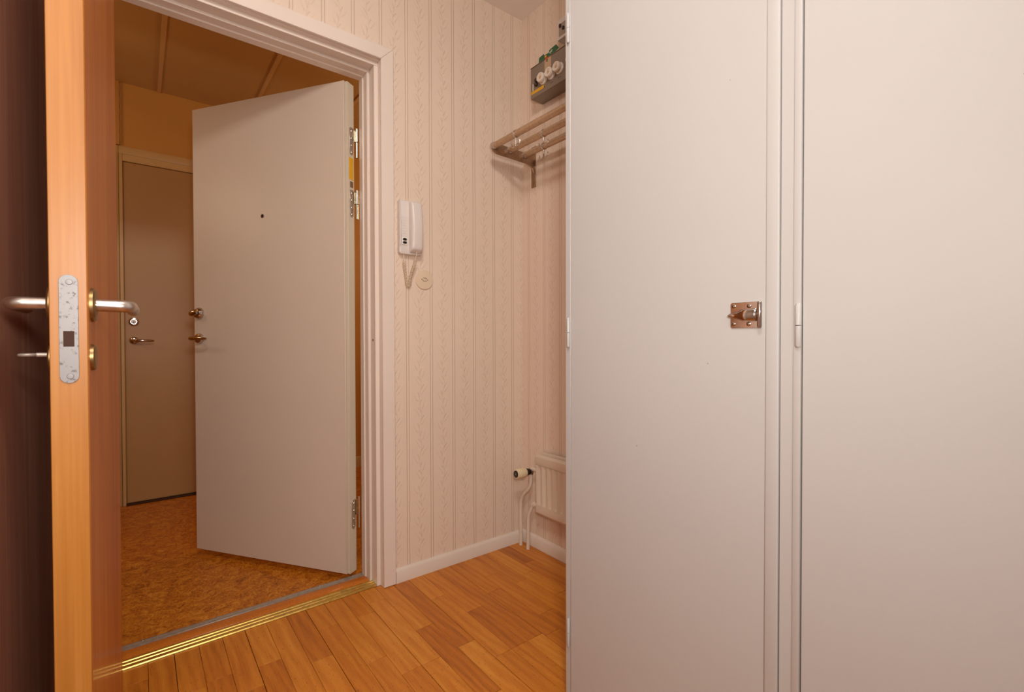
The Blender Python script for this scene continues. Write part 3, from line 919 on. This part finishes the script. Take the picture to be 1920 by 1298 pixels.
gc = thing('green_card', 'small green printed card lying folded on top of the fuse box', 'card', (1.43, 1.626, 2.2416), RB)
MB().prism([(0, 0), (0.002, 0.026), (0.034, 0.030), (0.036, 0.022), (0.068, 0.020), (0.070, 0.030), (0.114, 0.034), (0.130, 0.012), (0.124, 0.010), (0.108, 0.006), (0.104, 0.0)], 'y', -0.001, 0.001, 0.0003).build('front_flap', M['green'], gc)
MB().prism([(0.001, 0.024), (0.004, 0.028), (0.05, 0.028), (0.05, 0.024)], 'x', 0.002, 0.004, 0.0002)
MB().box(0.004, 0.112, 0.001, 0.028, 0.0002, 0.003, 0.0006).build('back_flap', M['green'], gc)
for q, zz in ((0.078, 0.016), (0.086, 0.020)):
    MB().ring((q, -0.0013, zz), (0, 1, 0), 0.0042, 0.0008, 16, 6).build('print_mark', M['white_print'], gc)
MB().box(0.041, 0.052, -0.0016, -0.0008, 0.008, 0.017, 0.0002).build('print_mark', M['yellow'], gc)

mb_ = thing('meter_unit', 'small white electric unit with a grey dial above the fuse box', 'electric unit', (XB, 1.5373, 2.312), RB)
MB().box(0, 0.13, -0.040, -0.0005, 0, 0.09, 0.003, 2).build('housing', M['white_plastic'], mb_)
MB().box(0.010, 0.10, -0.0415, -0.039, 0.012, 0.066, 0.0015).build('face', M['alu'], mb_)
for q, zz in ((0.016, 0.048), (0.036, 0.030), (0.060, 0.046)):
    MB().box(q, q + 0.010, -0.048, -0.041, zz, zz + 0.014, 0.002, 2).build('switch', M['brown'], mb_)

# ------------------------------------------------------------------ radiator
RX, RY = 1.44, 1.668
rd = thing('radiator', 'low cream fluted radiator with thermostat valve in the niche', 'radiator', (XB, RY, 0.19), RB)
yf = -(XB - RX)
ln = 0.66
rows = []
pitch_r = 0.036
N = int(ln / pitch_r)
zs = [0.048, 0.056, 0.062, 0.215, 0.222, 0.232]
for z in zs:
    fade = 0.0 if z in (zs[0], zs[-1]) else (0.6 if z in (zs[1], zs[-2]) else 1.0)
    row = []
    for i in range(N * 8 + 1):
        x = 0.012 + i * pitch_r / 8
        ph = (i % 8) / 8
        dep = 0.5 - 0.5 * math.cos(2 * PI * ph)
        row.append((x, yf + 0.007 * dep * fade, z))
    rows.append(row)
xe = 0.012 + N * pitch_r
pn = MB().grid(rows)
pn.box(0.002, xe + 0.010, yf + 0.010, yf + 0.030, 0.004, 0.276, 0.003)
pn.prism([(yf, 0.048), (yf, 0.012), (yf + 0.008, 0.002), (yf + 0.012, 0.002), (yf + 0.012, 0.05)], 'x', 0.004, xe + 0.008, 0.002, 2)
pn.prism([(yf, 0.232), (yf + 0.012, 0.232), (yf + 0.014, 0.279), (yf + 0.008, 0.280), (yf, 0.270)], 'x', 0.004, xe + 0.008, 0.002, 2)
pn.box(0.002, 0.0118, yf + 0.0015, yf + 0.012, 0.02, 0.262, 0.003, 2)
pn.box(xe, xe + 0.01, yf + 0.0015, yf + 0.012, 0.02, 0.262, 0.003, 2)
pn.build('panel', M['radiator'], rd)
MB().box(0.006, xe + 0.006, yf + 0.030, yf + 0.052, 0.25, 0.285, 0.003, 2).build('top_grille', M['radiator'], rd)
for q in (0.12, 0.50):
    MB().box(q, q + 0.03, yf + 0.0305, -0.0005, 0.05, 0.24, 0.002).build('wall_bracket', M['radiator'], rd)
# local helper: world -> radiator local
def rl_(X, Y, Z):
    return (RY - Y, X - XB, Z - 0.19)


def smooth(pts, n=6):
    P = [Vector(p) for p in pts]
    out = [P[0]]
    for a, b, c in zip(P, P[1:], P[2:]):
        r = min((b - a).length, (c - b).length) * 0.45
        p0 = b + (a - b).normalized() * r
        p1 = b + (c - b).normalized() * r
        for i in range(n + 1):
            t_ = i / n
            out.append(p0.lerp(b, t_).lerp(b.lerp(p1, t_), t_))
    out.append(P[-1])
    return out


MB().tube(smooth([rl_(1.455, 1.792, 0.0005), rl_(1.457, 1.794, 0.235), rl_(1.460, 1.720, 0.300), rl_(1.460, 1.720, 0.372)]), 0.0085, 16).build('supply_pipe', M['pipe'], rd)
MB().tube(smooth([rl_(1.452, 1.734, 0.0005), rl_(1.455, 1.734, 0.16), rl_(1.459, 1.712, 0.205), rl_(1.459, 1.709, 0.222), rl_(1.459, 1.690, 0.224), rl_(1.459, 1.664, 0.224)]), 0.0085, 16).build('return_pipe', M['pipe'], rd)
MB().lathe([(0, 0), (0.0125, 0), (0.0125, 0.012), (0, 0.012)], rl_(1.459, 1.698, 0.224), (1, 0, 0), 6).build('union_nut', M['pipe'], rd)
vx, vy, vz = 1.460, 1.712, 0.378
vb = MB().lathe([(0, 0), (0.011, 0), (0.0115, 0.012), (0.0145, 0.013), (0.0145, 0.024), (0.011, 0.026), (0, 0.026)], rl_(vx, 1.720, 0.362), (0, 0, 1), 20).build('valve_body', M['chrome'], rd)
MB().tube([rl_(vx, 1.718, 0.386), rl_(vx, 1.700, 0.388), rl_(vx, 1.664, 0.388)], 0.0095, 14).build('valve_tail', M['pipe'], rd)
MB().lathe([(0, 0), (0.0125, 0), (0.0150, 0.006), (0.0150, 0.015), (0.017, 0.017), (0.017, 0.024), (0.0145, 0.026), (0, 0.026)], rl_(1.446, 1.712, vz), (0, -1, 0.03), 24).build('valve_collar', M['black'], rd)
tk = MB().lathe([(0, 0), (0.0165, 0), (0.0200, 0.004), (0.0232, 0.014), (0.0236, 0.038), (0.0225, 0.052), (0.0195, 0.058), (0.0165, 0.059), (0, 0.057)], rl_(1.421, 1.712, vz + 0.0005), (0, -1, 0.03), 32).build('thermostat_head', M['cream_plastic'], rd)
MB().lathe([(0, 0), (0.0168, 0), (0.0162, 0.0018), (0, 0.0022)], rl_(1.363, 1.712, vz + 0.0022), (0, -1, 0.03), 28).build('dial_cap', M['black'], tk)
p = rl_(1.3605, 1.712, vz + 0.0022)
MB().prism([(p[0] - 0.004, p[2] - 0.004), (p[0] + 0.004, p[2] - 0.004), (p[0], p[2] + 0.007)], 'y', p[1] - 0.0010, p[1] + 0.0004).build('emblem', M['emblem'], tk)
